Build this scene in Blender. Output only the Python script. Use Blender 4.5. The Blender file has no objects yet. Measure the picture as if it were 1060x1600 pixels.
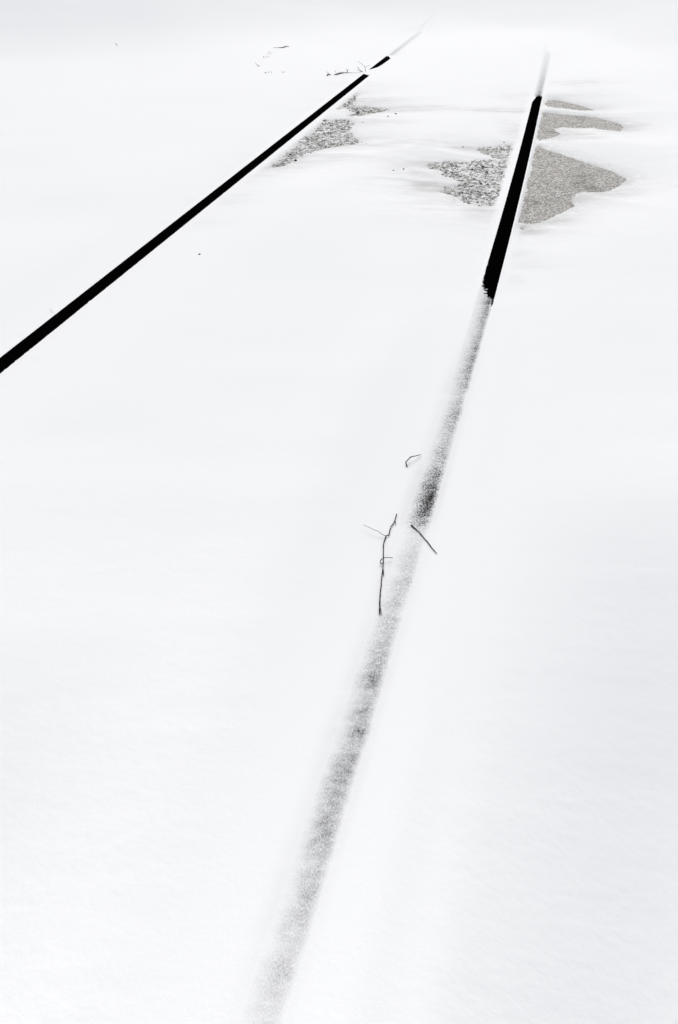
import bpy, math, random
import numpy as np

# ------------------------------------------------------------------ camera, sky, sun, exposure
C = bpy.context.scene.collection
sc = bpy.context.scene
F_PX, CX, CY = 1555.0, 530.0, 800.0          # the photograph is 1060 x 1600
VPX, VPY = 932.0, -164.0                     # where the two rails meet
TH = math.atan2(CY - VPY, F_PX)              # downward pitch of the camera
H = 1.316                                    # camera height above the rail tops

cam_data = bpy.data.cameras.new('camera')
cam_data.sensor_fit = 'VERTICAL'
cam_data.sensor_height = 36.0
cam_data.lens = 36.0 * F_PX / 1600.0
cam_data.clip_start = 0.05
cam_data.clip_end = 5000
cam = bpy.data.objects.new('camera', cam_data)
C.objects.link(cam)
cam.location = (0, 0, H)
cam.rotation_euler = (math.pi / 2 - TH, 0, 0)
sc.camera = cam

SUN_EL, SUN_AZ = math.radians(30), math.radians(6)   # azimuth clockwise from +Y (away from the camera)
world = bpy.data.worlds.new('World')
sc.world = world
world.use_nodes = True
wn = world.node_tree
wn.nodes.clear()
sky = wn.nodes.new('ShaderNodeTexSky')
sky.sky_type = 'NISHITA'
sky.sun_disc = False
sky.sun_elevation = SUN_EL
sky.sun_rotation = SUN_AZ
sky.air_density = 1.0
sky.dust_density = 6.0
sky.ozone_density = 1.0
hs = wn.nodes.new('ShaderNodeHueSaturation')           # overcast: hardly any blue left
hs.inputs['Saturation'].default_value = 0.36
bg = wn.nodes.new('ShaderNodeBackground')
bg.inputs['Strength'].default_value = 0.10
wo = wn.nodes.new('ShaderNodeOutputWorld')
wn.links.new(sky.outputs[0], hs.inputs['Color'])
wn.links.new(hs.outputs[0], bg.inputs['Color'])
wn.links.new(bg.outputs[0], wo.inputs['Surface'])

sd_ = bpy.data.lights.new('sun', 'SUN')
sd_.energy = 1.5
sd_.angle = math.radians(30)
sd_.color = (1.0, 0.993, 0.982)
sun = bpy.data.objects.new('sun', sd_)
C.objects.link(sun)
sun.rotation_euler = (math.pi / 2 - SUN_EL, 0, math.pi - SUN_AZ)

sc.view_settings.view_transform = 'Standard'
sc.view_settings.look = 'None'
sc.view_settings.exposure = 0.64
sc.view_settings.gamma = 1.0

# ------------------------------------------------------------------ helpers
CT, ST = math.cos(TH), math.sin(TH)

def ground(px, py, z=0.0):
    """photograph pixel -> point of the level ground at height z"""
    px = np.asarray(px, float); py = np.asarray(py, float)
    dx = (px - CX) / F_PX
    dy = (py - CY) / F_PX
    dyw = CT - dy * ST
    dzw = -ST - dy * CT
    t = (z - H) / dzw
    return dx * t, dyw * t

def row_dist(py):
    return float(ground(CX, py)[1])

def hash2(ix, iy, seed):
    h = (ix.astype(np.int64) * 374761393 + iy.astype(np.int64) * 668265263 + seed * 1442695041) & 0xFFFFFFFF
    h = ((h ^ (h >> 13)) * 1274126177) & 0xFFFFFFFF
    h = h ^ (h >> 16)
    return (h & 0xFFFFFF) / float(0xFFFFFF)

def vnoise(x, y, seed=0):
    ix = np.floor(x); iy = np.floor(y)
    fx = x - ix; fy = y - iy
    fx = fx * fx * fx * (fx * (fx * 6 - 15) + 10)
    fy = fy * fy * fy * (fy * (fy * 6 - 15) + 10)
    a = hash2(ix, iy, seed); b = hash2(ix + 1, iy, seed)
    c = hash2(ix, iy + 1, seed); d = hash2(ix + 1, iy + 1, seed)
    return (a + (b - a) * fx) * (1 - fy) + (c + (d - c) * fx) * fy - 0.5

def fbm(x, y, seed=0, oct=3):
    s = 0; a = 1.0
    for k in range(oct):
        s = s + a * vnoise(x * 2 ** k + 17.3 * k, y * 2 ** k - 9.1 * k, seed + k)
        a *= 0.5
    return s

def sstep(a, b, x):
    t = np.clip((x - a) / (b - a), 0, 1)
    return t * t * (3 - 2 * t)

def signed_dist(X, Y, poly):
    """distance to a polygon, negative inside"""
    d2 = np.full(X.shape, 1e9)
    inside = np.zeros(X.shape, bool)
    n = len(poly)
    for i in range(n):
        x0, y0 = poly[i]; x1, y1 = poly[(i + 1) % n]
        ex, ey = x1 - x0, y1 - y0
        L = ex * ex + ey * ey + 1e-12
        t = np.clip(((X - x0) * ex + (Y - y0) * ey) / L, 0, 1)
        d2 = np.minimum(d2, (X - x0 - t * ex) ** 2 + (Y - y0 - t * ey) ** 2)
        cr = ((y0 > Y) != (y1 > Y))
        if abs(ey) > 1e-12:
            inside ^= cr & (X < x0 + (Y - y0) * ex / ey)
    d = np.sqrt(d2)
    return np.where(inside, -d, d)

def tag(o, label=None, cat=None, group=None, kind=None):
    if label: o['label'] = label
    if cat: o['category'] = cat
    if group: o['group'] = group
    if kind: o['kind'] = kind
    return o

def mesh_obj(name, verts, faces, mat, parent=None, smooth=True):
    """verts: (N,3) array, faces: (M,k) array of equal-sized faces"""
    verts = np.asarray(verts, np.float32); faces = np.asarray(faces, np.int32)
    me = bpy.data.meshes.new(name)
    k = faces.shape[1]
    me.vertices.add(len(verts)); me.vertices.foreach_set('co', verts.ravel())
    me.loops.add(faces.size); me.loops.foreach_set('vertex_index', faces.ravel())
    me.polygons.add(len(faces))
    me.polygons.foreach_set('loop_start', np.arange(0, faces.size, k, dtype=np.int32))
    me.polygons.foreach_set('use_smooth', np.full(len(faces), smooth))
    me.update(calc_edges=True)
    me.materials.append(mat)
    o = bpy.data.objects.new(name, me)
    C.objects.link(o)
    if parent: o.parent = parent
    return o

def attr(o, name, vals):
    a = o.data.attributes.new(name, 'FLOAT', 'POINT')
    a.data.foreach_set('value', np.asarray(vals, np.float32))

# ------------------------------------------------------------------ materials
class NT:
    def __init__(self, name):
        self.m = bpy.data.materials.new(name); self.m.use_nodes = True
        self.t = self.m.node_tree; self.t.nodes.clear()
        self.out = self.n('ShaderNodeOutputMaterial')
        self.p = self.n('ShaderNodeBsdfPrincipled')
        self.l(self.p.outputs[0], self.out.inputs['Surface'])
        self.tc = self.n('ShaderNodeTexCoord').outputs['Object']
    def n(self, k, **kw):
        x = self.t.nodes.new(k)
        for a, b in kw.items(): setattr(x, a, b)
        return x
    def l(self, a, b): self.t.links.new(a, b)
    def val(self, s, v):
        if isinstance(v, (int, float, tuple)): s.default_value = v
        else: self.l(v, s)
    def math(self, op, a, b=0.0, clamp=False):
        x = self.n('ShaderNodeMath', operation=op, use_clamp=clamp)
        self.val(x.inputs[0], a); self.val(x.inputs[1], b)
        return x.outputs[0]
    def noise(self, scale, detail=2.0, rough=0.5, vec=None):
        x = self.n('ShaderNodeTexNoise')
        x.inputs['Scale'].default_value = scale; x.inputs['Detail'].default_value = detail
        x.inputs['Roughness'].default_value = rough
        self.l(vec if vec is not None else self.tc, x.inputs['Vector'])
        return x.outputs['Fac']
    def mix(self, f, a, b):
        x = self.n('ShaderNodeMix', data_type='RGBA')
        self.val(x.inputs['Factor'], f)
        self.val(x.inputs['A'], a) if not isinstance(a, tuple) else setattr(x.inputs[6], 'default_value', a)
        if isinstance(a, tuple): x.inputs[6].default_value = a
        else: self.l(a, x.inputs[6])
        if isinstance(b, tuple): x.inputs[7].default_value = b
        else: self.l(b, x.inputs[7])
        return x.outputs[2]
    def ramp(self, f, stops):
        x = self.n('ShaderNodeValToRGB')
        el = x.color_ramp.elements
        while len(el) < len(stops): el.new(0.5)
        for e, (p, c) in zip(el, stops):
            e.position = p; e.color = c
        self.l(f, x.inputs[0])
        return x.outputs[0]
    def maprange(self, v, a, b, c=0.0, d=1.0, smooth=False):
        x = self.n('ShaderNodeMapRange')
        if smooth: x.interpolation_type = 'SMOOTHSTEP'
        self.l(v, x.inputs[0])
        for i, q in enumerate((a, b, c, d)): x.inputs[i + 1].default_value = q
        return x.outputs[0]
    def attr(self, name):
        x = self.n('ShaderNodeAttribute'); x.attribute_name = name
        return x.outputs['Fac']
    def bump(self, h, strength, dist):
        x = self.n('ShaderNodeBump')
        x.inputs['Strength'].default_value = strength; x.inputs['Distance'].default_value = dist
        self.l(h, x.inputs['Height']); self.l(x.outputs[0], self.p.inputs['Normal'])

SNOW = (0.895, 0.906, 0.917, 1)

def mix(t, f, a, b):
    x = t.n('ShaderNodeMix', data_type='RGBA')
    t.val(x.inputs[0], f)
    for s, v in ((6, a), (7, b)):
        if isinstance(v, tuple): x.inputs[s].default_value = v
        else: t.l(v, x.inputs[s])
    return x.outputs[2]

def snow_grain(t):
    fine = t.noise(420, 2, 0.6)
    mid = t.noise(90, 2, 0.5)
    coarse = t.noise(34, 3, 0.6)
    return t.math('ADD', t.math('ADD', fine, t.math('MULTIPLY', mid, 1.4)), t.math('MULTIPLY', coarse, 0.9))

t = NT('snow')
thin = t.attr('thin')  # thin snow, plus shade painted in the trough by the left rail
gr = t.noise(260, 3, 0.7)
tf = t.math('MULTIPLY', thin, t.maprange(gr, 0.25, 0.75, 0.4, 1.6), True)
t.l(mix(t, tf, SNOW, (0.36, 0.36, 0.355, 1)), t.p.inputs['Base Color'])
t.p.inputs['Roughness'].default_value = 0.85
t.p.inputs['Specular IOR Level'].default_value = 0.05
t.p.inputs['Diffuse Roughness'].default_value = 0.32
t.bump(snow_grain(t), 0.18, 0.0010)
M_SNOW = t.m

t = NT('dusted_steel')
dark = t.attr('exposed')
mp = t.n('ShaderNodeMapping'); mp.inputs['Scale'].default_value = (1, 0.55, 1); t.l(t.tc, mp.inputs['Vector'])
sx = t.n('ShaderNodeSeparateXYZ'); t.l(t.tc, sx.inputs[0])
nearf = t.maprange(sx.outputs[1], 1.0, 2.1, 1.0, 0.0)
g1a = t.maprange(t.noise(230, 3, 0.85, mp.outputs[0]), 0.36, 0.64, -1.0, 1.0)
g1b = t.maprange(t.noise(380, 3, 0.85, mp.outputs[0]), 0.36, 0.64, -0.7, 0.7)
g1 = t.math('ADD', t.math('MULTIPLY', g1b, nearf), t.math('MULTIPLY', g1a, t.math('SUBTRACT', 1.0, nearf)))
mq = t.n('ShaderNodeMapping'); mq.inputs['Scale'].default_value = (0.75, 0.85, 1); t.l(t.tc, mq.inputs['Vector'])
g2 = t.noise(70, 2, 0.5, mq.outputs[0])
gg = t.math('ADD', g1, t.maprange(g2, 0.3, 0.7, -0.28, 0.28))
# grains of snow lying on the steel: the barer the rail, the fewer of them
spread = t.math('MULTIPLY', t.math('MULTIPLY', dark, t.math('SUBTRACT', 1.0, dark)), t.math('ADD', 1.0, t.math('MULTIPLY', dark, 1.7)))
cov = t.math('ADD', dark, t.math('MULTIPLY', gg, spread), True)
t.l(mix(t, cov, SNOW, (0.0012, 0.0011, 0.0011, 1)), t.p.inputs['Base Color'])
t.p.inputs['Roughness'].default_value = 0.9
t.p.inputs['Specular IOR Level'].default_value = 0.0
t.p.inputs['Diffuse Roughness'].default_value = 0.32
t.bump(snow_grain(t), 0.18, 0.0010)
M_RAIL = t.m

t = NT('asphalt')
v = t.n('ShaderNodeTexVoronoi', feature='F1'); v.inputs['Scale'].default_value = 115
t.l(t.tc, v.inputs['Vector'])
col = t.n('ShaderNodeSeparateColor'); t.l(v.outputs['Color'], col.inputs[0])
stone = t.ramp(col.outputs[0], [(0.0, (0.06, 0.057, 0.055, 1)), (0.2, (0.26, 0.255, 0.245, 1)), (0.55, (0.44, 0.435, 0.425, 1)), (1.0, (0.80, 0.795, 0.78, 1))])
gap = t.maprange(v.outputs['Distance'], 0.45, 0.75, 0.0, 0.75)
base = mix(t, gap, stone, (0.085, 0.08, 0.075, 1))
big = t.maprange(t.noise(9, 3, 0.6), 0.3, 0.7, 0.0, 0.35)
base = mix(t, big, base, (0.20, 0.19, 0.175, 1))
pit = t.maprange(t.noise(85, 2, 0.7), 0.38, 0.62, 0.62, 0.0)           # open pits and dark grit
base = mix(t, pit, base, (0.06, 0.058, 0.055, 1))
lite = t.maprange(t.noise(118, 2, 0.6), 0.55, 0.70, 0.0, 0.75)
base = mix(t, lite, base, (0.78, 0.775, 0.76, 1))
base = mix(t, t.attr('stain'), base, (0.03, 0.028, 0.026, 1))
t.l(base, t.p.inputs['Base Color'])
t.p.inputs['Roughness'].default_value = 0.9
t.p.inputs['Specular IOR Level'].default_value = 0.2
t.bump(t.math('SUBTRACT', 1.0, v.outputs['Distance']), 0.7, 0.003)
M_ROAD = t.m

t = NT('gravel')
sh = t.attr('shade')
st = t.ramp(sh, [(0.0, (0.02, 0.019, 0.018, 1)), (0.16, (0.26, 0.25, 0.235, 1)), (0.45, (0.52, 0.505, 0.475, 1)), (0.8, (0.74, 0.725, 0.69, 1)), (1.0, (0.88, 0.87, 0.84, 1))])
t.l(mix(t, t.maprange(t.noise(600, 2), 0.35, 0.65, 0.0, 0.3), st, (0.2, 0.19, 0.18, 1)), t.p.inputs['Base Color'])
t.p.inputs['Roughness'].default_value = 0.9
M_GRAVEL = t.m

def bark(name, c0, c1):
    t = NT(name)
    t.l(mix(t, t.maprange(t.noise(180, 3, 0.6), 0.4, 0.65), c0, c1), t.p.inputs['Base Color'])
    t.p.inputs['Roughness'].default_value = 0.85
    t.p.inputs['Specular IOR Level'].default_value = 0.0
    return t.m
M_TWIG = bark('dark_bark', (0.002, 0.0018, 0.0017, 1), (0.010, 0.009, 0.0085, 1))
M_STEM = bark('dry_stem', (0.015, 0.014, 0.012, 1), (0.06, 0.055, 0.05, 1))
M_PEBBLE = bark('dark_stone', (0.012, 0.012, 0.012, 1), (0.03, 0.03, 0.03, 1))

# ------------------------------------------------------------------ the two rails: paths on the ground
def path_from_px(pxs, pys, deg):
    k = np.polyfit(pys, pxs, deg)
    yy = np.array(pys, float)
    return k

# right rail: centre of the dark band, measured down the photograph
RC = [(98, 854.5), (155, 840), (200, 828), (240, 818.5), (280, 809), (330, 796), (370, 785.5), (420, 773), (470, 760), (540, 739),
      (620, 713), (700, 690), (760, 673), (820, 655), (890, 632), (960, 610), (1040, 583), (1100, 564), (1180, 540), (1250, 518), (1350, 487), (1450, 458), (1550, 429)]
RC = np.array(RC, float)
kr = np.polyfit(RC[:, 0] / 1000, RC[:, 1], 4)
pys = np.linspace(85, 1600, 60)
rx, ry = ground(np.polyval(kr, pys / 1000), pys)
# left rail: upper edge and lower edge give the centre
lpy = np.array([20, 60, 88, 115, 144, 253, 370.5, 571.5, 700])
lpx = np.array([690, 646, 609, 576, 540, 400, 250, 0, -160])
kl = np.polyfit(lpy[2:], lpx[2:], 1)
pyl = np.linspace(18, 760, 40)
lx, ly = ground(np.polyval(kl, pyl), pyl)

class Rail:
    """a gently curved line X(Y), fitted to the measured points and continued straight both ways"""
    def __init__(self, x, y, deg, y0, y1):
        self.k = np.polyfit(y, x, deg); self.dk = np.polyder(self.k)
        self.y0, self.y1 = y0, y1
    def X(self, Y):
        Yc = np.clip(Y, self.y0, self.y1)
        return np.polyval(self.k, Yc) + np.polyval(self.dk, Yc) * (Y - Yc)
    def slope(self, Y):
        return np.polyval(self.dk, np.clip(Y, self.y0, self.y1))
    def off(self, X, Y):
        """sideways distance, positive to the right"""
        s = self.slope(Y)
        return (X - self.X(Y)) / np.sqrt(1 + s * s)

RR = Rail(rx, ry, 4, ry.min(), 8.5)
RL = Rail(lx, ly, 1, ly.min(), ly.max())
HW = 0.0345                                       # half the width of a rail head

def ypy(rail_k, py, scale):                       # a photo row on a rail -> its distance Y on the ground
    return row_dist(py)

# how bare the right rail is, by photo row (1 = bare steel, 0 = under snow)
EXP_R = [(70, 0), (88, 0.02), (100, 0.07), (120, 0.19), (140, 0.38), (148, 0.5), (151, 1), (300, 1), (440, 1), (455, 0.97), (466, 0.9), (474, 0.62), (484, 0.5), (500, 0.44),
         (520, 0.42), (545, 0.44), (580, 0.46), (606, 0.42), (619, 0.2), (628, 0.34), (650, 0.46), (660, 0.4), (680, 0.38),
         (690, 0.33), (706, 0.46), (724, 0.42), (742, 0.76), (752, 0.72), (762, 0.92), (775, 0.92), (790, 0.76), (806, 0.68), (818, 0.46),
         (828, 0.16), (842, 0.13), (860, 0.2), (885, 0.28), (898, 0.2), (908, 0.3), (925, 0.27), (942, 0.3), (956, 0.17), (966, 0.26),
         (985, 0.32), (1005, 0.34), (1035, 0.42), (1055, 0.54), (1072, 0.52), (1082, 0.38), (1096, 0.42), (1118, 0.5), (1130, 0.34), (1142, 0.54),
         (1156, 0.4), (1168, 0.36), (1188, 0.5), (1220, 0.48), (1260, 0.45), (1300, 0.44), (1330, 0.38), (1348, 0.24), (1360, 0.33), (1400, 0.3),
         (1440, 0.29), (1478, 0.21), (1500, 0.26), (1540, 0.22), (1580, 0.18), (1640, 0.14), (1900, 0)]
ER_Y = np.array([row_dist(p) for p, _ in EXP_R])[::-1]
ER_V = np.array([v for _, v in EXP_R])[::-1]
EXP_L = [(-20, 0), (20, 0.04), (50, 0.04), (70, 0.09), (86, 0.22), (900, 0.22)]
EL_Y = np.array([row_dist(p) for p, _ in EXP_L])[::-1]
EL_V = np.array([v for _, v in EXP_L])[::-1]
Y_GAP0, Y_GAP1 = row_dist(116.0), row_dist(110.0)
Y_END_L, Y_END_R = row_dist(88.5), row_dist(151)
Y_RAG = row_dist(473)

# ------------------------------------------------------------------ bare patches: outlines on the ground
def poly(pts):
    a = np.array(pts, float)
    x, y = ground(a[:, 0], a[:, 1])
    return np.stack([x, y], 1)

GRAVEL_PATCHES = [poly(p) for p in (
    [(421, 260), (450, 236), (480, 211), (509, 185), (520, 185), (536, 184), (546.6, 185), (551, 191), (546.6, 195), (544.5, 201), (546.6, 207.5), (555, 212.6), (562, 217),
     (557, 223), (546.6, 223.4), (532, 225.5), (517.5, 227), (501, 231), (488.5, 234), (474, 239.6), (461.5, 247), (447, 255), (432.5, 258)],
    [(528, 169), (536, 163), (546.6, 153.5), (558, 144), (560, 145), (553, 152.5), (549, 160), (555, 163), (575.7, 164), (588, 166), (607, 169), (598.5, 172),
     (582, 174), (569.4, 178), (555, 178.4), (544.5, 179.4), (553, 174), (548.7, 169), (538, 166.6)],
    [(798.7, 225), (786.8, 225), (772, 228), (755, 227.5), (746, 231.5), (750, 236), (760, 239.5), (769.6, 242), (776, 244.7), (768, 248.7), (752.5, 249.3), (731, 250.4),
     (713, 250), (693, 250), (673, 252), (668, 256), (674.5, 260.6), (686.4, 264), (695.7, 267), (698, 273), (713, 278.4), (722, 283.7), (713, 288), (698, 289),
     (689, 295.6), (699.6, 300), (715.5, 305), (726, 312.7), (739, 316.7), (755, 319), (763, 320), (770, 318), (780, 289), (790, 255)])]
ROAD_PATCHES = [poly(p) for p in (
    [(851.6, 158.4), (855.8, 154), (869, 154), (888, 157.4), (906.6, 162.5), (929.4, 169.4), (913, 169.8), (888, 167.3), (869, 165), (854.7, 163.6)],
    [(848.5, 173), (859, 174), (879.6, 176), (904.5, 178), (929.4, 180), (952, 185.4), (969, 190.6), (976, 196.8), (970, 202), (950, 200), (925.3, 196.8), (900, 197),
     (879.6, 195.8), (869, 197), (868, 202), (876.5, 206), (869, 210), (854.7, 213.4), (843, 216.5), (837, 211)],
    [(839, 222.7), (852.6, 230), (873.4, 237), (896, 244.5), (917, 251), (933.6, 257), (954, 263), (971, 271.5), (980, 277.7), (973, 284), (958.5, 291), (946, 296),
     (929.4, 296.4), (913, 296.4), (900, 299.5), (895, 304.7), (896, 313), (898, 319), (884, 325.5), (863, 335), (844, 343), (828, 346), (810, 344)],
    [(811, 349), (820, 351.4), (818, 354.5), (812, 353.5)])]

# thin, wind-scoured snow, plus trough shade painted grey by the left rail: photo position, half length and half height, strength
THIN_AND_SHADE = [(575, 157, 28, 4, .20), (600, 155, 55, 3, .10), (700, 171, 110, 5, .10), (795, 173, 38, 2.5, .26), (640, 170, 40, 5, .16), (566, 133, 26, 7, .12),
        (590, 190, 36, 8, .14), (600, 222, 55, 7, .15), (560, 228, 45, 6, .16), (500, 246, 55, 7, .20), (640, 215, 60, 8, .07),
        (652, 262, 34, 12, .22), (672, 292, 40, 12, .22), (720, 322, 55, 9, .15), (640, 285, 40, 14, .10), (700, 228, 50, 6, .12), (730, 231, 20, 3, .20),
        (745, 332, 40, 8, .12), (812, 150, 40, 10, .06), (805, 205, 14, 22, .12), (690, 345, 90, 16, .05),
        (905, 131, 34, 6, .16), (985, 192, 22, 6, .16), (955, 207, 50, 8, .10), (900, 210, 40, 6, .13), (905, 218, 70, 6, .06), (990, 290, 60, 8, .05),
        (945, 300, 40, 5, .18), (925, 310, 40, 8, .12), (870, 343, 45, 7, .16), (822, 358, 20, 9, .30), (850, 366, 60, 10, .07), (815, 402, 16, 10, .12), (835, 412, 40, 12, .05),
        (800, 432, 14, 9, .10), (960, 275, 30, 5, .12), (890, 150, 50, 4, .08), (925, 165, 24, 4, .16),
        (352, 308, 34, 12, .10), (395, 276, 34, 10, .12), (310, 345, 40, 12, .06), (440, 262, 34, 7, .14), (665, 720, 14, 4, .03), (606, 855, 14, 30, .03)]  # first of these: trough shade by the left rail, painted into the colour

PAVE = -0.013                                        # level of the paving below the rail tops

def snow_field(X, Y):
    """height of the snow and its greying by thinness or painted trough shade, for points on the ground"""
    R = np.hypot(X, Y)
    az = np.degrees(np.arctan2(X, Y))
    front = Y > 0.15
    oR = RR.off(X, Y); oL = RL.off(X, Y)
    aR = np.abs(oR); aL = np.abs(oL)
    near = np.minimum(np.maximum(aR - HW, 0), np.maximum(aL - HW, 0))
    near = near + np.where(aR < aL, sstep(10.4, 12.4, R), sstep(12.0, 14.5, R))
    away = sstep(0.03, 0.45, near)
    dusted = np.maximum(1 - sstep(Y_RAG - 0.06, Y_RAG + 0.12, Y), sstep(Y_END_R - 0.05, Y_END_R + 0.05, Y)) * (aR < 0.6)
    dusted = np.maximum(dusted, sstep(Y_END_L - 0.02, Y_END_L + 0.2, Y) * (aL < 0.6))
    # broad drifts and fine wind ripples lying across the view
    z = 0.004 + away * (0.008 + 0.013 * fbm(X * 0.9 + 3, Y * 0.55, 11, 2) + 0.0022 * fbm(X * 0.8, Y * 3.2, 23, 2))
    z += sstep(0.05, 0.2, near) * 0.00035 * fbm(X * 4, Y * 18, 31, 2)
    z += 0.00022 * fbm(X * 45, Y * 60, 37, 2) * sstep(0.0, 0.05, near)
    # the drift crest left of the dusted rail, and the low lip to its right with a second shallow trough
    lower = 1 - sstep(2.9, 3.9, Y)
    z += lower * 0.010 * np.exp(-((oR + 0.30) / 0.15) ** 2)
    z += lower * (0.006 * np.exp(-((oR - 0.10) / 0.035) ** 2) - 0.010 * np.exp(-((oR - 0.165) / 0.045) ** 2) * (1 - sstep(0.9, 1.7, Y)))
    # towards the camera's feet an added fall tilts the snow from the sun, darkening it
    z -= sstep(0.10, 0.6, oR) * 0.13 * (1 - sstep(0.3, 2.3, Y))
    z -= sstep(0.15, 0.7, -oR) * 0.08 * (1 - sstep(0.2, 1.7, Y)) * (oR < 0)
    z += 0.9 * sstep(20, 60, R) * fbm(X * 0.03, Y * 0.03, 5, 3)
    # close to the rails the snow lies just below the rail tops
    side = -0.0022 + 0.0008 * vnoise(X * 30, Y * 30, 3)
    side = side * (1 - dusted) + 0.0001 * dusted                       # flush with the head where it is only dusted
    nw = sstep(0.004, 0.30, near); nd = sstep(0.0, 0.26, near)
    z = side + (z - side) * (nw + (nd - nw) * dusted)
    # far off an added low bank, nearer on the right, tilts from the sun to darken the snow
    st = 12.4 - 3.6 * sstep(11.5, 20, az) - 2.0 * sstep(-3, 10, -az)
    d = np.maximum(R - st, 0)
    bank = 0.036 * d * d / (1 + 0.20 * d) * sstep(-70, -50, az) * (1 - sstep(50, 70, az)) * (1 - sstep(20, 60, R))
    z += bank

    # bare patches: the snow thins out to nothing over the paving
    sel = front & (Y < 9.5) & (Y > 3.5)
    thin = np.zeros(X.shape)
    xs, ys = X[sel], Y[sel]
    dr = np.full(xs.shape, 9.0); dg = np.full(xs.shape, 9.0)
    for p in ROAD_PATCHES: dr = np.minimum(dr, signed_dist(xs, ys, p))
    for p in GRAVEL_PATCHES: dg = np.minimum(dg, signed_dist(xs, ys, p))
    streak = fbm(xs * 9, ys * 16, 51, 3)
    fine = fbm(xs * 70, ys * 70, 57, 2)
    dr = dr + 0.016 * streak + 0.013 * fine
    dg = dg + 0.030 * streak + 0.012 * fine
    zr = PAVE + np.where(dr > 0, 0.0012 + 0.055 * dr, 0.25 * dr)
    fill = 0.0014 + 0.0035 * fbm(xs * 38, ys * 38, 61, 3)                # snow caught between the stones
    zg = PAVE + np.where(dg > 0, np.maximum(fill, 0.0038 * sstep(0, 0.02, dg)) + 0.050 * dg, np.maximum(0.22 * dg, -0.004) * sstep(0, -0.02, dg) * 0 + fill)
    # the snow-filled grooves beside the rails stay white
    oLs, oRs = oL[sel], oR[sel]
    groove = (1 - sstep(HW + 0.036, HW + 0.044, np.where(oRs < 0, -oRs, 9)))
    groove = np.maximum(groove, 1 - sstep(HW + 0.010, HW + 0.016, np.where(oRs > 0, oRs, 9)))
    groove = np.maximum(groove, 1 - sstep(HW + 0.040, HW + 0.050, np.abs(oLs)))
    zp = np.minimum(zr, zg)
    kq = 0.010; hq = np.clip(0.5 + 0.5 * (zp - z[sel]) / kq, 0, 1)       # smooth minimum
    zz = zp + (z[sel] - zp) * hq - kq * hq * (1 - hq) * sstep(0.004, 0.02, zp - PAVE)
    zz = np.maximum(zz, PAVE - 0.012)
    z[sel] = zz + (z[sel] - zz) * groove
    lay = np.clip(np.minimum(zr, zg) - PAVE, 0, 1)
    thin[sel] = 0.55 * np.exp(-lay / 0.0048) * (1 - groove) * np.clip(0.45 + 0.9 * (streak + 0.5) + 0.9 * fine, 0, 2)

    # wind-scoured streaks and the painted trough shade
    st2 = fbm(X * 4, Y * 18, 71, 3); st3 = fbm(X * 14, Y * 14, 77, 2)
    for (px, py, hw, hh, s) in THIN_AND_SHADE:
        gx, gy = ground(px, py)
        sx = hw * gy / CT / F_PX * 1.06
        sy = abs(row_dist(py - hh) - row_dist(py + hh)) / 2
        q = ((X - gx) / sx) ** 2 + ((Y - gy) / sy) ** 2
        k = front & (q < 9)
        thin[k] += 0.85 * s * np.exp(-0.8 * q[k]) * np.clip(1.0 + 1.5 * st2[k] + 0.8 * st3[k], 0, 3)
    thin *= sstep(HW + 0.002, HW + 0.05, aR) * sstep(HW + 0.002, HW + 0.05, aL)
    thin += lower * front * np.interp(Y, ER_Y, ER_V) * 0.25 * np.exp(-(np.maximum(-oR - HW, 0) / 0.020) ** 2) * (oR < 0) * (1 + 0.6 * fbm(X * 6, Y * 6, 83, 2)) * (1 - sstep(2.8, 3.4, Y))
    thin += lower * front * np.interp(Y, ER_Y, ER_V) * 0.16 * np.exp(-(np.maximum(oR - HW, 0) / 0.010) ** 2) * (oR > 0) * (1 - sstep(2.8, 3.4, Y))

    # snow lying over parts of the rails.  u runs from -1 (left edge) to 1 (right edge of the head)
    e1 = fbm(X * 40, Y * 40, 91, 3); e2 = fbm(X * 110, Y * 110, 97, 2)
    u = oL / HW
    ub = 0.99 + 0.10 * e1 - 0.05 * (1 - sstep(3, 5, Y)) + 0.10 * e2 * (1 - sstep(3.5, 6, Y))
    gap = sstep(Y_GAP0 - 0.05, Y_GAP0 + 0.01, Y + 0.03 * u) * (1 - sstep(Y_GAP1 - 0.02, Y_GAP1 + 0.03, Y))
    ub = ub - 2.4 * gap
    knife = np.interp(Y, [Y_GAP1, row_dist(107.2), row_dist(105), row_dist(101), row_dist(95), Y_END_L - .3], [-1.2, -.2, .45, .75, .85, 1.0])
    ub = np.where((Y > Y_GAP1 - 0.02) & (Y < Y_END_L), np.minimum(ub, knife), ub)
    ub = np.where(Y > Y_END_L - 0.25, ub - 2.2 * sstep(Y_END_L - 0.06, Y_END_L + 0.06, Y + 0.09 * u), ub)
    tail_l = sstep(Y_END_L + 0.02, Y_END_L + 0.14, Y)
    zl = np.clip(0.09 * HW * (u - ub), -0.004, 0.0016 + 0.004 * gap)
    zl = zl * (1 - tail_l) + 0.0010 * (np.abs(u) - 0.9) * tail_l
    over = np.where(aR < aL, sstep(10.4, 12.4, R), sstep(12.0, 14.5, R))                           # farther on the snow closes over both rails
    zl = zl + (z - zl - bank) * over
    kk = (u > -1.15) & (u < 1.35) & front
    w = sstep(1.35, 1.0, u) * (1 - over)
    z = np.where(kk, np.where(u < 1.0, zl + bank, np.maximum(z, (zl * w - 0.003 * (1 - w)) * (1 - tail_l) - 0.01 * tail_l)), z)
    u = oR / HW
    # the right rail is dusted rather than buried: the snow only laps its edges
    rag = np.exp(-((Y - Y_RAG) / 0.55) ** 2)
    lap = np.maximum(u, 0) * 0 + np.abs(u)
    edge_l = 1.0 + 0.05 * e1 - 0.22 * rag * (0.5 + 1.2 * e1 + 0.8 * e2)
    edge_r = 1.0 + 0.05 * e1
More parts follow.
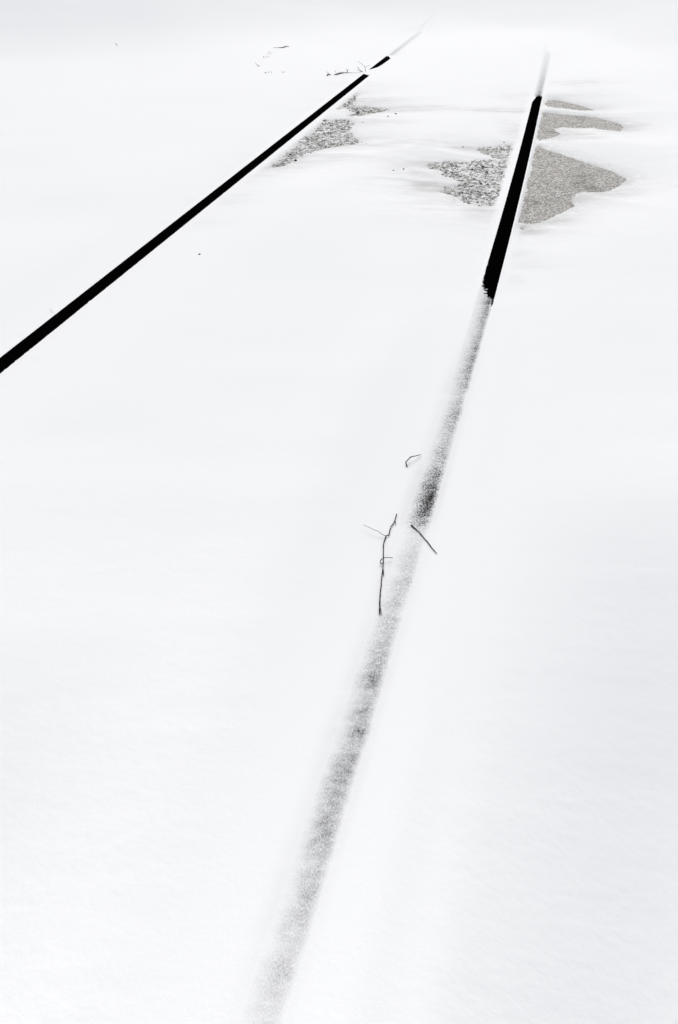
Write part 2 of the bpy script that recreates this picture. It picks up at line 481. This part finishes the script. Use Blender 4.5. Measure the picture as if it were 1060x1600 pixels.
    lim = np.where(u < 0, edge_l, edge_r)
    tip = 1.0 - 1.3 * sstep(Y_END_R - 0.28, Y_END_R + 0.02, Y) * (1 - sstep(Y_END_R + 0.02, Y_END_R + 0.1, Y)) * (u < 0) * 0.5
    lim = lim * tip
    zr2 = np.clip(0.09 * HW * (lap - lim), -0.004, 0.0012)
    zd = 0.0010 * (lap - 0.9)          # dusted stretch: level with the head at its edge
    zz = zr2 * (1 - dusted) + zd * dusted
    zz = zz + (z - zz - bank) * over
    kk = (lap < 1.5) & front
    w = sstep(1.5, 1.0, lap)
    z = np.where(kk, np.where(lap < 1.0, zz + bank, z + (zz + bank - z) * w * (1 - dusted)), z)
    return z, np.clip(thin, 0, 1)

# ------------------------------------------------------------------ the snow: one sheet out to the horizon
def snow_sheet():
    a_f = np.arange(-34, 34.001, 0.075)
    a_s = 34 + np.cumsum(np.minimum(0.1 * 1.12 ** np.arange(60), 4.0))
    a_s = a_s[a_s < 178]
    ang = np.concatenate([-a_s[::-1], a_f, a_s])
    r_f = 0.55 * np.exp(np.arange(0, math.log(20 / 0.55), 0.0034))
    r_n = np.linspace(0.03, 0.54, 24)
    r_o = r_f[-1] * np.exp(np.arange(1, 70) * 0.072)
    rad = np.concatenate([r_n, r_f, r_o])
    A, Rr = np.meshgrid(np.radians(ang), rad)
    X = (Rr * np.sin(A)).ravel(); Y = (Rr * np.cos(A)).ravel()
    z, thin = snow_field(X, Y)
    nr, na = len(rad), len(ang)
    idx = np.arange(nr * na).reshape(nr, na)
    nxt = np.roll(idx, -1, axis=1)
    faces = np.stack([idx[:-1], nxt[:-1], nxt[1:], idx[1:]], -1).reshape(-1, 4)[:, ::-1]
    # close the small hole at the foot of the camera
    V = np.stack([X, Y, z], 1)
    V = np.vstack([V, [[0, 0, z[0]]]])
    c = len(V) - 1
    ring = idx[0]
    j = np.arange(0, na - 1, 2)
    capq = np.stack([np.full(len(j), c), ring[j], ring[(j + 1) % na], ring[(j + 2) % na]], -1)[:, ::-1]
    faces = np.vstack([faces, capq])
    o = mesh_obj('snow_ground', V, faces, M_SNOW)
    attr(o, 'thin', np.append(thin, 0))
    tag(o, kind='structure')
    return o
snow_sheet()

# ------------------------------------------------------------------ the paving under the snow, right of and between the rails
def road_sheet():
    xs = np.arange(-3.5, 3.6, 0.02); ys = np.arange(3.2, 9.6, 0.02)
    X, Y = np.meshgrid(xs, ys)
    X = X.ravel(); Y = Y.ravel()
    z = PAVE + 0.0012 * fbm(X * 6, Y * 6, 201, 3)
    stain = np.zeros(X.shape)
    for (px, py, s) in ((912, 272, .05), (910, 282, .05), (912, 290, .045), (930, 290, .03), (885, 300, .03), (862, 203, .035), (908, 182, .04), (830, 312, .05)):
        gx, gy = ground(px, py)
        q = ((X - gx) ** 2 + ((Y - gy) / 1.6) ** 2) / s ** 2
        stain += 0.5 * np.exp(-q) * np.clip(0.6 + 2.2 * fbm(X * 50, Y * 50, 211, 2), 0, 1.6)
    nx, ny = len(xs), len(ys)
    idx = np.arange(nx * ny).reshape(ny, nx)
    f = np.stack([idx[:-1, :-1], idx[:-1, 1:], idx[1:, 1:], idx[1:, :-1]], -1).reshape(-1, 4)
    o = mesh_obj('asphalt_road', np.stack([X, Y, z], 1), f, M_ROAD)
    attr(o, 'stain', np.clip(stain, 0, 0.9))
    tag(o, kind='structure')
road_sheet()

# ------------------------------------------------------------------ loose gravel between the rails (nobody could count it)
def ico():
    p = (1 + 5 ** 0.5) / 2
    v = np.array([(-1, p, 0), (1, p, 0), (-1, -p, 0), (1, -p, 0), (0, -1, p), (0, 1, p), (0, -1, -p), (0, 1, -p), (p, 0, -1), (p, 0, 1), (-p, 0, -1), (-p, 0, 1)], float)
    v /= np.linalg.norm(v[0])
    f = np.array([(0, 11, 5), (0, 5, 1), (0, 1, 7), (0, 7, 10), (0, 10, 11), (1, 5, 9), (5, 11, 4), (11, 10, 2), (10, 7, 6), (7, 1, 8),
                  (3, 9, 4), (3, 4, 2), (3, 2, 6), (3, 6, 8), (3, 8, 9), (4, 9, 5), (2, 4, 11), (6, 2, 10), (8, 6, 7), (9, 8, 1)])
    return v, f
IV, IF = ico()

def rot_random(rng, n):
    q = rng.normal(size=(n, 4)); q /= np.linalg.norm(q, axis=1)[:, None]
    w, x, y, z = q.T
    return np.stack([np.stack([1 - 2 * (y * y + z * z), 2 * (x * y - z * w), 2 * (x * z + y * w)], -1),
                     np.stack([2 * (x * y + z * w), 1 - 2 * (x * x + z * z), 2 * (y * z - x * w)], -1),
                     np.stack([2 * (x * z - y * w), 2 * (y * z + x * w), 1 - 2 * (x * x + y * y)], -1)], 1)

def stones(rng, cx, cy, cz, rad, flat=0.7):
    n = len(cx)
    base = IV[None] * (1 + rng.uniform(-0.22, 0.22, (n, 12, 1)))
    base = base * rng.uniform(0.7, 1.25, (n, 1, 3))
    base = np.einsum('nij,nkj->nki', rot_random(rng, n), base)
    base[:, :, 2] *= flat
    V = base * rad[:, None, None] + np.stack([cx, cy, cz], -1)[:, None]
    Fc = IF[None] + (np.arange(n) * 12)[:, None, None]
    return V.reshape(-1, 3), Fc.reshape(-1, 3)

def gravel():
    rng = np.random.default_rng(4)
    xs, ys = [], []
    for p in GRAVEL_PATCHES:
        x0, y0 = p.min(0) - 0.12; x1, y1 = p.max(0) + 0.12
        n = int((x1 - x0) * (y1 - y0) * 36000)
        x = rng.uniform(x0, x1, n); y = rng.uniform(y0, y1, n)
        d = signed_dist(x, y, p)
        k = rng.uniform(0, 1, n) < np.where(d < 0, 1, 0.8 * np.exp(-d / 0.045))
        xs.append(x[k]); ys.append(y[k])
    x = np.concatenate(xs); y = np.concatenate(ys)
    k = (RR.off(x, y) < -(HW + 0.042)) & (RL.off(x, y) > HW + 0.045)
    x, y = x[k], y[k]
    n = len(x)
    r = np.clip(rng.lognormal(math.log(0.0038), 0.34, n), 0.0020, 0.010)
    z = PAVE - 0.001 + rng.uniform(-0.3, 0.5, n) * r
    V, Fc = stones(rng, x, y, z, r, 0.6)
    o = mesh_obj('gravel', V, Fc, M_GRAVEL, smooth=False)
    sh = np.clip(rng.normal(0.50, 0.33, n) + 0.25 * fbm(x * 12, y * 12, 301, 2), 0, 1)
    for (px, py) in ((740, 262), (743, 262), (782, 266), (778, 265), (786, 268), (762, 284), (756, 258), (707, 269), (711, 270), (730, 307), (463, 250), (530, 186), (559, 174), (553, 178)):
        gx, gy = ground(px, py)
        sh[np.hypot(x - gx, (y - gy) / 2.0) < 0.014] = 0.0
    attr(o, 'shade', np.repeat(sh, 12))
    tag(o, kind='stuff')
gravel()

# ------------------------------------------------------------------ the rails
def rail_object(name, rail, ya, yb, EY, EV, label, lateral):
    near = np.arange(ya, 4.2, 0.005); far = np.arange(4.2, yb, 0.02)
    ys = np.concatenate([near, far])
    top = np.linspace(-1, 1, 33)
    # cross-section: underside of head, top with many columns, down the other side to web and foot
    us = np.concatenate([[-0.066, -0.066, -0.009, -0.009, -HW, -HW - 0.0005], top * HW, [HW + 0.0005, HW, 0.009, 0.009, 0.066, 0.066]])
    edge = np.clip((np.abs(top) - 0.93) / 0.07, 0, 1) ** 2 * -0.0012
    zs = np.concatenate([[-0.145, -0.133, -0.118, -0.046, -0.038, -0.006], edge, [-0.006, -0.038, -0.046, -0.118, -0.133, -0.145]])
    sl = rail.slope(ys); n = np.sqrt(1 + sl * sl)
    nx, ny = 1 / n, -sl / n
    X = rail.X(ys)[:, None] + us[None] * nx[:, None]
    Y = ys[:, None] + us[None] * ny[:, None]
    Z = np.broadcast_to(zs[None], X.shape).copy()
    if lateral is lat_right:                                              # level top where snow lies flush along the rail
        fl = (1 - sstep(Y_RAG - 0.05, Y_RAG + 0.1, Y)) * (np.abs(us[None]) < HW + 1e-6) * (Z > -0.003)
        Z = Z * (1 - fl)
    m = len(us); k = len(ys)
    idx = np.arange(m * k).reshape(k, m)
    f = np.stack([idx[:-1], np.roll(idx, -1, 1)[:-1], np.roll(idx, -1, 1)[1:], idx[1:]], -1).reshape(-1, 4)
    o = mesh_obj(name, np.stack([X, Y, Z], -1).reshape(-1, 3), f, M_RAIL)
    e = np.interp(Y, EY, EV) if lateral is None else lateral(us[None] / HW + 0 * Y, Y, np.interp(Y, EY, EV), X)
    attr(o, 'exposed', e.ravel())
    tag(o, label, 'rail', 'rails of the track')
    return o

def lat_right(u, Y, e, X):
    wob = 0.16 * fbm(X * 14, Y * 14, 401, 2)
    # fuller on the right side of the head, feathering out to the left
    cr = (0.14 + 0.86 * sstep(-1.0, 0.2, u + wob)) * (1 - sstep(0.35, 0.99, u + 0.7 * wob))
    blot = 1 + 0.42 * fbm(X * 22, Y * 22, 411, 2)
    up = sstep(2.2, 3.4, Y) * (1 - sstep(4, 5, Y))                        # further up the bare part keeps to the right edge
    cr = cr * (1 - up) + up * (0.12 + 0.88 * sstep(-0.9, 0.75, u + wob) ** 1.4) * (1 - sstep(0.5, 0.99, u + 0.5 * wob))
    e = np.where((Y < Y_RAG + 0.6) & (Y > Y_RAG - 0.2), np.minimum(e, 0.55), e)
    cr = np.maximum(cr, 0.09) * (1 + 0.3 * up)
    d = e * cr * blot
    # the bare stretch: its near end narrows to the right with a ragged left border
    ul = np.interp(Y, [row_dist(p) for p in (490, 478, 470, 462, 455, 446, 434, 415)], [1.25, 0.85, 0.5, 0.15, -0.2, -0.7, -1.05, -1.6])
    rag = 0.5 * fbm(X * 60, Y * 60, 421, 3)
    bare = sstep(ul - 0.1, ul + 0.1, u + rag) * (Y < Y_END_R)
    bare = bare * (1 - sstep(0.9, 1.05, u) * (1 - sstep(Y_RAG - 0.02, Y_RAG + 0.1, Y)))
    return np.clip(np.maximum(d, bare), 0, 1)

def lat_left(u, Y, e, X):
    tail = sstep(Y_END_L + 0.0, Y_END_L + 0.06, Y)
    cr = sstep(-1.0, -0.3, u) * (1 - sstep(0.2, 1.0, u))
    return (1 - tail) + e * cr * tail

rail_object('rail', RR, -1.5, 16.0, ER_Y, ER_V, 'steel rail dusted grey with snow in the foreground, bare black only near its far end', lat_right)
rail_object('rail', RL, 1.0, 16.0, EL_Y, EL_V, 'long bare black steel rail leaving the frame at the left edge', lat_left)

# ------------------------------------------------------------------ twigs, stems and stray stones
def z_at(x, y):
    z, _ = snow_field(np.array([float(x)]), np.array([float(y)]))
    oR = abs(float(RR.off(x, y))); oL = abs(float(RL.off(x, y)))
    zz = float(z[0])
    if min(oR, oL) < HW: zz = max(zz, 0.0)
    return zz

def tube(pts, radii, sides=7, rng=None):
    """a tapering tube through the points, closed at both ends"""
    P = np.array(pts, float); Rd = np.array(radii, float)
    # resample for small kinks
    seg = np.linalg.norm(np.diff(P, axis=0), axis=1); s = np.concatenate([[0], np.cumsum(seg)])
    n = max(3, int(s[-1] / 0.006)); n = min(n, 90)
    q = np.unique(np.concatenate([np.linspace(0, s[-1], n), s]))
    P2 = np.stack([np.interp(q, s, P[:, i]) for i in range(3)], 1)
    R2 = np.interp(q, s, Rd)
    if rng is not None:
        P2[1:-1] += rng.normal(0, 0.18, (len(P2) - 2, 3)) * R2[1:-1, None]
        R2 = R2 * (1 + rng.uniform(-0.16, 0.16, len(R2)))
    T = np.gradient(P2, axis=0); T /= np.linalg.norm(T, axis=1)[:, None] + 1e-12
    up = np.array([0.13, 0.2, 0.97])
    A = np.cross(T, up); A /= np.linalg.norm(A, axis=1)[:, None] + 1e-12
    B = np.cross(A, T)
    th = np.linspace(0, 2 * math.pi, sides, endpoint=False)
    V = P2[:, None] + R2[:, None, None] * (np.cos(th)[None, :, None] * A[:, None] + np.sin(th)[None, :, None] * B[:, None])
    k = len(P2)
    idx = np.arange(k * sides).reshape(k, sides)
    f = np.stack([idx[:-1], np.roll(idx, -1, 1)[:-1], np.roll(idx, -1, 1)[1:], idx[1:]], -1).reshape(-1, 4)
    V = V.reshape(-1, 3)
    # rounded ends
    ends = np.stack([P2[0] - T[0] * R2[0] * 0.7, P2[-1] + T[-1] * R2[-1] * 0.7])
    V = np.vstack([V, ends])
    a, b = len(V) - 2, len(V) - 1
    j = np.arange(0, sides - 1, 2)
    c0 = np.stack([np.full(len(j), a), idx[0][(j + 2) % sides], idx[0][(j + 1) % sides], idx[0][j]], -1)
    c1 = np.stack([np.full(len(j), b), idx[-1][j], idx[-1][(j + 1) % sides], idx[-1][(j + 2) % sides]], -1)
    return V, np.vstack([f, c0, c1])

def lying(px_pts, lift):
    """points of a twig lying on the snow; lift = height of its axis above the snow at each point"""
    out = []
    if isinstance(lift, (int, float)): lift = [lift] * len(px_pts)
    for (px, py), l in zip(px_pts, lift):
        z = 0.0
        for _ in range(4):
            x, y = ground(px, py, z)
            z = z_at(x, y) + l
        x, y = ground(px, py, z)
        out.append((float(x), float(y), z))
    return out

def standing(base, px_pts, lean=0.0):
    """points of a stem that rises from the snow at base and stands in its own upright plane"""
    z = 0.0
    for _ in range(4):
        bx, by = ground(base[0], base[1], z); z = z_at(bx, by)
    out = []
    for (px, py) in px_pts:
        dx = (px - CX) / F_PX; dy = (py - CY) / F_PX
        d = np.array([dx, CT - dy * ST, -ST - dy * CT])
        yy = float(by) + lean * (base[1] - py) / F_PX
        tt = yy / d[1]
        out.append((dx * tt, yy, max(H + d[2] * tt, z - 0.004)))
    return out

rng = np.random.default_rng(8)

def thing_from(name, parts, mat, label, cat, group=None):
    """parts: list of (part name, points, radii); the first one is the thing's main stem"""
    root = bpy.data.objects.new(name, None)
    p0 = parts[0][1][0]
    root.location = p0
    C.objects.link(root)
    tag(root, label, cat, group)
    for nm, pts, rad in parts:
        V, f = tube(np.array(pts) - np.array(p0), rad, rng=rng)
        mesh_obj(nm, V, f, mat, root)
    return root

def single(name, pts, rad, mat, label, cat, group=None):
    p0 = np.array(pts[0])
    V, f = tube(np.array(pts) - p0, rad, rng=rng)
    o = mesh_obj(name, V, f, mat)
    o.location = p0
    return tag(o, label, cat, group)

stem = [(594, 959), (593.7, 946), (594, 932.5), (595.6, 916), (597, 900), (598.7, 887.5), (599.4, 871), (599.4, 851), (601, 845), (603.5, 837.5), (608, 836), (608.7, 831), (611, 823.7), (617.5, 813.7), (620, 803)]
thing_from('twig', [
    ('stem', lying(stem, 0.003), [.0015, .0014, .0013, .0012, .0011, .0011, .0011, .0011, .0011, .0013, .0014, .0012, .0011, .0011, .0013]),
    ('side_shoot', lying([(603.5, 837.5), (597.5, 835), (591, 830), (585, 828), (575, 823), (568, 820)], [.003, .006, .009, .011, .010, .008]), [.0008, .0007, .0006, .0005, .0005, .0004]),
    ('side_shoot', lying([(598.6, 881), (594.6, 880.4), (594.3, 877), (596.6, 873.6), (600.5, 871.6), (605, 870.8), (613.7, 871.8)], [.003, .005, .006, .007, .008, .008, .005]), [.0009, .0010, .0009, .0009, .0009, .0008, .0008]),
    ('side_shoot', lying([(617.5, 814), (618.4, 817), (618.7, 820.5)], .002), [.0007, .0006, .0005]),
    ('side_shoot', lying([(598.6, 888), (599.6, 893), (599.8, 901)], .002), [.0010, .0009, .0006]),
    ('side_shoot', lying([(594.5, 950), (596, 955), (596.6, 961.5)], .002), [.0007, .0006, .0004]),
], M_TWIG, 'long dark forked twig lying on the snow just left of the dusted rail', 'twig')
single('twig', lying([(643, 820.5), (645.5, 823), (650, 826.5), (655.5, 831.5), (661.5, 839), (668, 846), (674, 854.5), (679, 860.5), (683, 864.5)], .0018),
       [.0017, .0015, .0012, .0011, .0011, .0011, .0010, .0009, .0008], M_TWIG, 'straight dark twig lying slantwise across the dusted rail', 'twig')
single('twig', lying([(636.7, 729), (634.8, 724.5), (634.6, 722.5), (635.3, 720.8), (638, 718), (642, 714.2), (643.3, 713.6), (649.4, 712.5), (654, 711.4), (658, 710.3)], [.002, .004, .006, .008, .010, .011, .011, .009, .006, .003]),
       [.0015, .0014, .0014, .0013, .0012, .0014, .0016, .0009, .0009, .0007], M_TWIG, 'short hooked dark twig beside the darkest stretch of the dusted rail', 'twig')

G = 'dry weeds poking through the snow'
W = lambda k, *p: [k * q for q in p]
thing_from('dry_weed', [
    ('stem', lying([(511.3, 117.9), (512.7, 116), (515, 116.2), (517.5, 117)], .006), [.0032, .004, .0035, .002]),
    ('side_shoot', standing((514, 117), [(514, 116.4), (512.8, 113.8), (511.2, 112)]), [.0016, .0014, .001])],
    M_STEM, 'small arched dry weed at the left end of the dark weed row by the rail', 'weed', G)
thing_from('dry_weed', [
    ('stem', lying([(523, 116.2), (526, 116), (528.5, 115.2), (532, 114), (537.7, 113.4), (543, 113.2), (551, 113.6), (565, 113.4)], .006), [.003, .0038, .0045, .005, .0026, .0022, .0008, .0005]),
    ('side_shoot', standing((543, 113.2), [(543, 113), (543.4, 109.6), (541, 108.2)]), [.0028, .0022, .0014]),
    ('side_shoot', standing((543.4, 113.2), [(543.4, 109.6), (545, 108.8)]), [.0014, .001]),
    ('side_shoot', standing((526, 116), [(526, 114.6), (524.6, 112.4), (523, 110.3)]), [.0016, .0014, .001]),
    ('side_shoot', standing((532, 114), [(532, 113.6), (530.6, 111.4)]), [.0014, .001]),
    ('side_shoot', standing((535, 113.6), [(535, 113.2), (534.2, 111.2)]), [.0013, .001])],
    M_STEM, 'long dark dry weed lying flat with short upright shoots near the rail gap', 'weed', G)
thing_from('dry_weed', [
    ('stem', standing((566, 112.4), [(566, 112.4), (563, 110), (561.3, 108), (559.4, 105)]), [.004, .0022, .0016, .0022]),
    ('side_shoot', standing((566, 112.4), [(565.6, 112), (561, 110.2), (557.5, 109.3)]), [.0016, .0012, .0009]),
    ('side_shoot', standing((566, 112.4), [(566, 112.2), (567.6, 110.2)]), [.0016, .001])],
    M_STEM, 'short leaning dry weed with a knobbed tip close to the gap in the left rail', 'weed', G)
thing_from('dry_weed', [
    ('stem', standing((571.7, 111.4), [(571.7, 111.4), (571.2, 107.6), (570.3, 103.7), (566, 100.4), (560.4, 96)]), [.0026, .0016, .0014, .0012, .0009]),
    ('side_shoot', standing((571.7, 111.4), [(571.0, 105.4), (574.8, 103.4), (578.6, 101.6)]), [.0011, .001, .0008])],
    M_STEM, 'tallest thin dry weed, bending left, standing right beside the gap in the left rail', 'weed', G)
thing_from('dry_weed', [
    ('stem', lying([(427.7, 74), (432, 74.5), (437.5, 74.3), (441, 74.2), (444.4, 73.5), (448.5, 72.3), (452.3, 72.3)], .006), [.0014, .0014, .0026, .0036, .004, .003, .0014]),
    ('side_shoot', standing((444, 73.6), [(444, 73.4), (444.6, 71.2)]), [.002, .0012])],
    M_STEM, 'dark flat dry weed lying topmost and farthest among the weeds left of the track', 'weed', G)
thing_from('dry_weed', [
    ('stem', standing((423.2, 84.4), [(423.2, 84.4), (421.5, 82.4), (419.4, 79.6)]), [.0014, .0014, .0009]),
    ('side_shoot', standing((423.2, 84.4), [(421.7, 82.8), (424, 82.2), (426, 81.9)]), [.0012, .001, .0007]),
    ('side_shoot', standing((418, 84.4), [(417.4, 84), (418.6, 82.8)]), [.0016, .0011])],
    M_STEM, 'faint forked dry weed crossing itself like an x, below the farthest weed', 'weed', G)
thing_from('dry_weed', [
    ('stem', lying([(411.4, 89.6), (414, 89.4), (418, 88.8), (421.3, 87.6)], .004), [.0016, .0008, .0009, .001]),
    ('side_shoot', standing((412.4, 89.5), [(412.2, 89.4), (412.7, 87)]), [.0016, .0008])],
    M_STEM, 'pale low dry weed with a small upright tip, just under the crossed weed', 'weed', G)
single('dry_weed', standing((405.6, 103.8), [(405.6, 103.8), (402, 101), (400.4, 99.2), (399, 97.2)]), [.003, .002, .0011, .0007], M_STEM,
       'single slanting dry stalk leaning left, leftmost of the weeds grouped left of the track', 'weed', G)
thing_from('dry_weed', [
    ('stem', standing((419.6, 114), [(419.6, 113.8), (421.8, 110.8)]), [.0014, .001]),
    ('side_shoot', standing((425, 114), [(425, 114), (423.4, 111.4)]), [.0013, .001])],
    M_STEM, 'faint tiny pair of dry stalks right beside the dark pebble on the open snow', 'weed', G)
thing_from('dry_weed', [
    ('stem', standing((444.6, 113.6), [(444.6, 113.6), (444.7, 111.2)]), [.0017, .0013]),
    ('side_shoot', standing((442, 114), [(442.2, 114), (441.2, 111.6)]), [.0014, .001])],
    M_STEM, 'faint tiny upright pair of dry stalks alone between the dark pebble and the weed row', 'weed', G)
single('dry_weed', standing((183.6, 71.4), [(183.6, 71.4), (182.6, 69.4), (180.6, 68.2)]), [.002, .002, .002], M_STEM,
       'tiny lone dry stalk far out on the open snow near the upper left corner', 'weed', G)
single('dry_weed', standing((83.5, 488.5), [(83.5, 489), (80.8, 485.6), (77.6, 482.2)]), [.0005, .0005, .0003], M_STEM,
       'hair-thin dry stalk just above the black left rail near the left edge', 'weed', G)

def pebble(px, py, r, label, squash=(1.3, 1.0, .8)):
    (x, y, z), = lying([(px, py)], r * 0.35)
    g = np.random.default_rng(int(px * 7 + py))
    V, Fc = stones(g, np.zeros(1), np.zeros(1), np.zeros(1), np.array([r]), 0.8)
    V = V * np.array(squash)
    o = mesh_obj('pebble', V, Fc, M_PEBBLE, smooth=True)
    bv = o.modifiers.new('round', 'SUBSURF'); bv.levels = 1; bv.render_levels = 2; bv.subdivision_type = 'CATMULL_CLARK'
    o.location = (x, y, z)
    tag(o, label, 'pebble', 'dark pebbles lying on the snow')

pebble(312, 397, .0050, 'lone dark pebble on the open snow between the rails, nearest the camera', (1.5, 1, .8))
pebble(615, 266, .0050, 'left one of the paired dark pebbles lying left of the middle gravel patch')
pebble(631, 264, .0056, 'right one of the paired dark pebbles lying left of the middle gravel patch', (1.4, 1, .8))
pebble(618.5, 177.5, .0085, 'dark pebble just off the pointed right tip of the small upper gravel strip', (1.5, 1, .7))
pebble(606.5, 181.5, .0050, 'very small dark pebble below the pointed right tip of the small upper gravel strip')
pebble(462, 250.5, .0085, 'larger dark pebble at the lower edge of the gravel beside the left rail', (1.5, 1, .7))
pebble(723.5, 229.2, .0060, 'dark pebble above the middle gravel patch, left of its upper tongue', (1.3, 1, .7))
pebble(788, 222, .0052, 'small dark pebble at the top edge of the middle gravel patch, near the right rail', (1.4, 1, .7))
pebble(415.3, 113.6, .0090, 'dark pebble far off on the open snow left of the track among the dry weeds')
pebble(567, 191, .0045, 'tiny dark pebble off the right edge of the gravel beside the left rail')
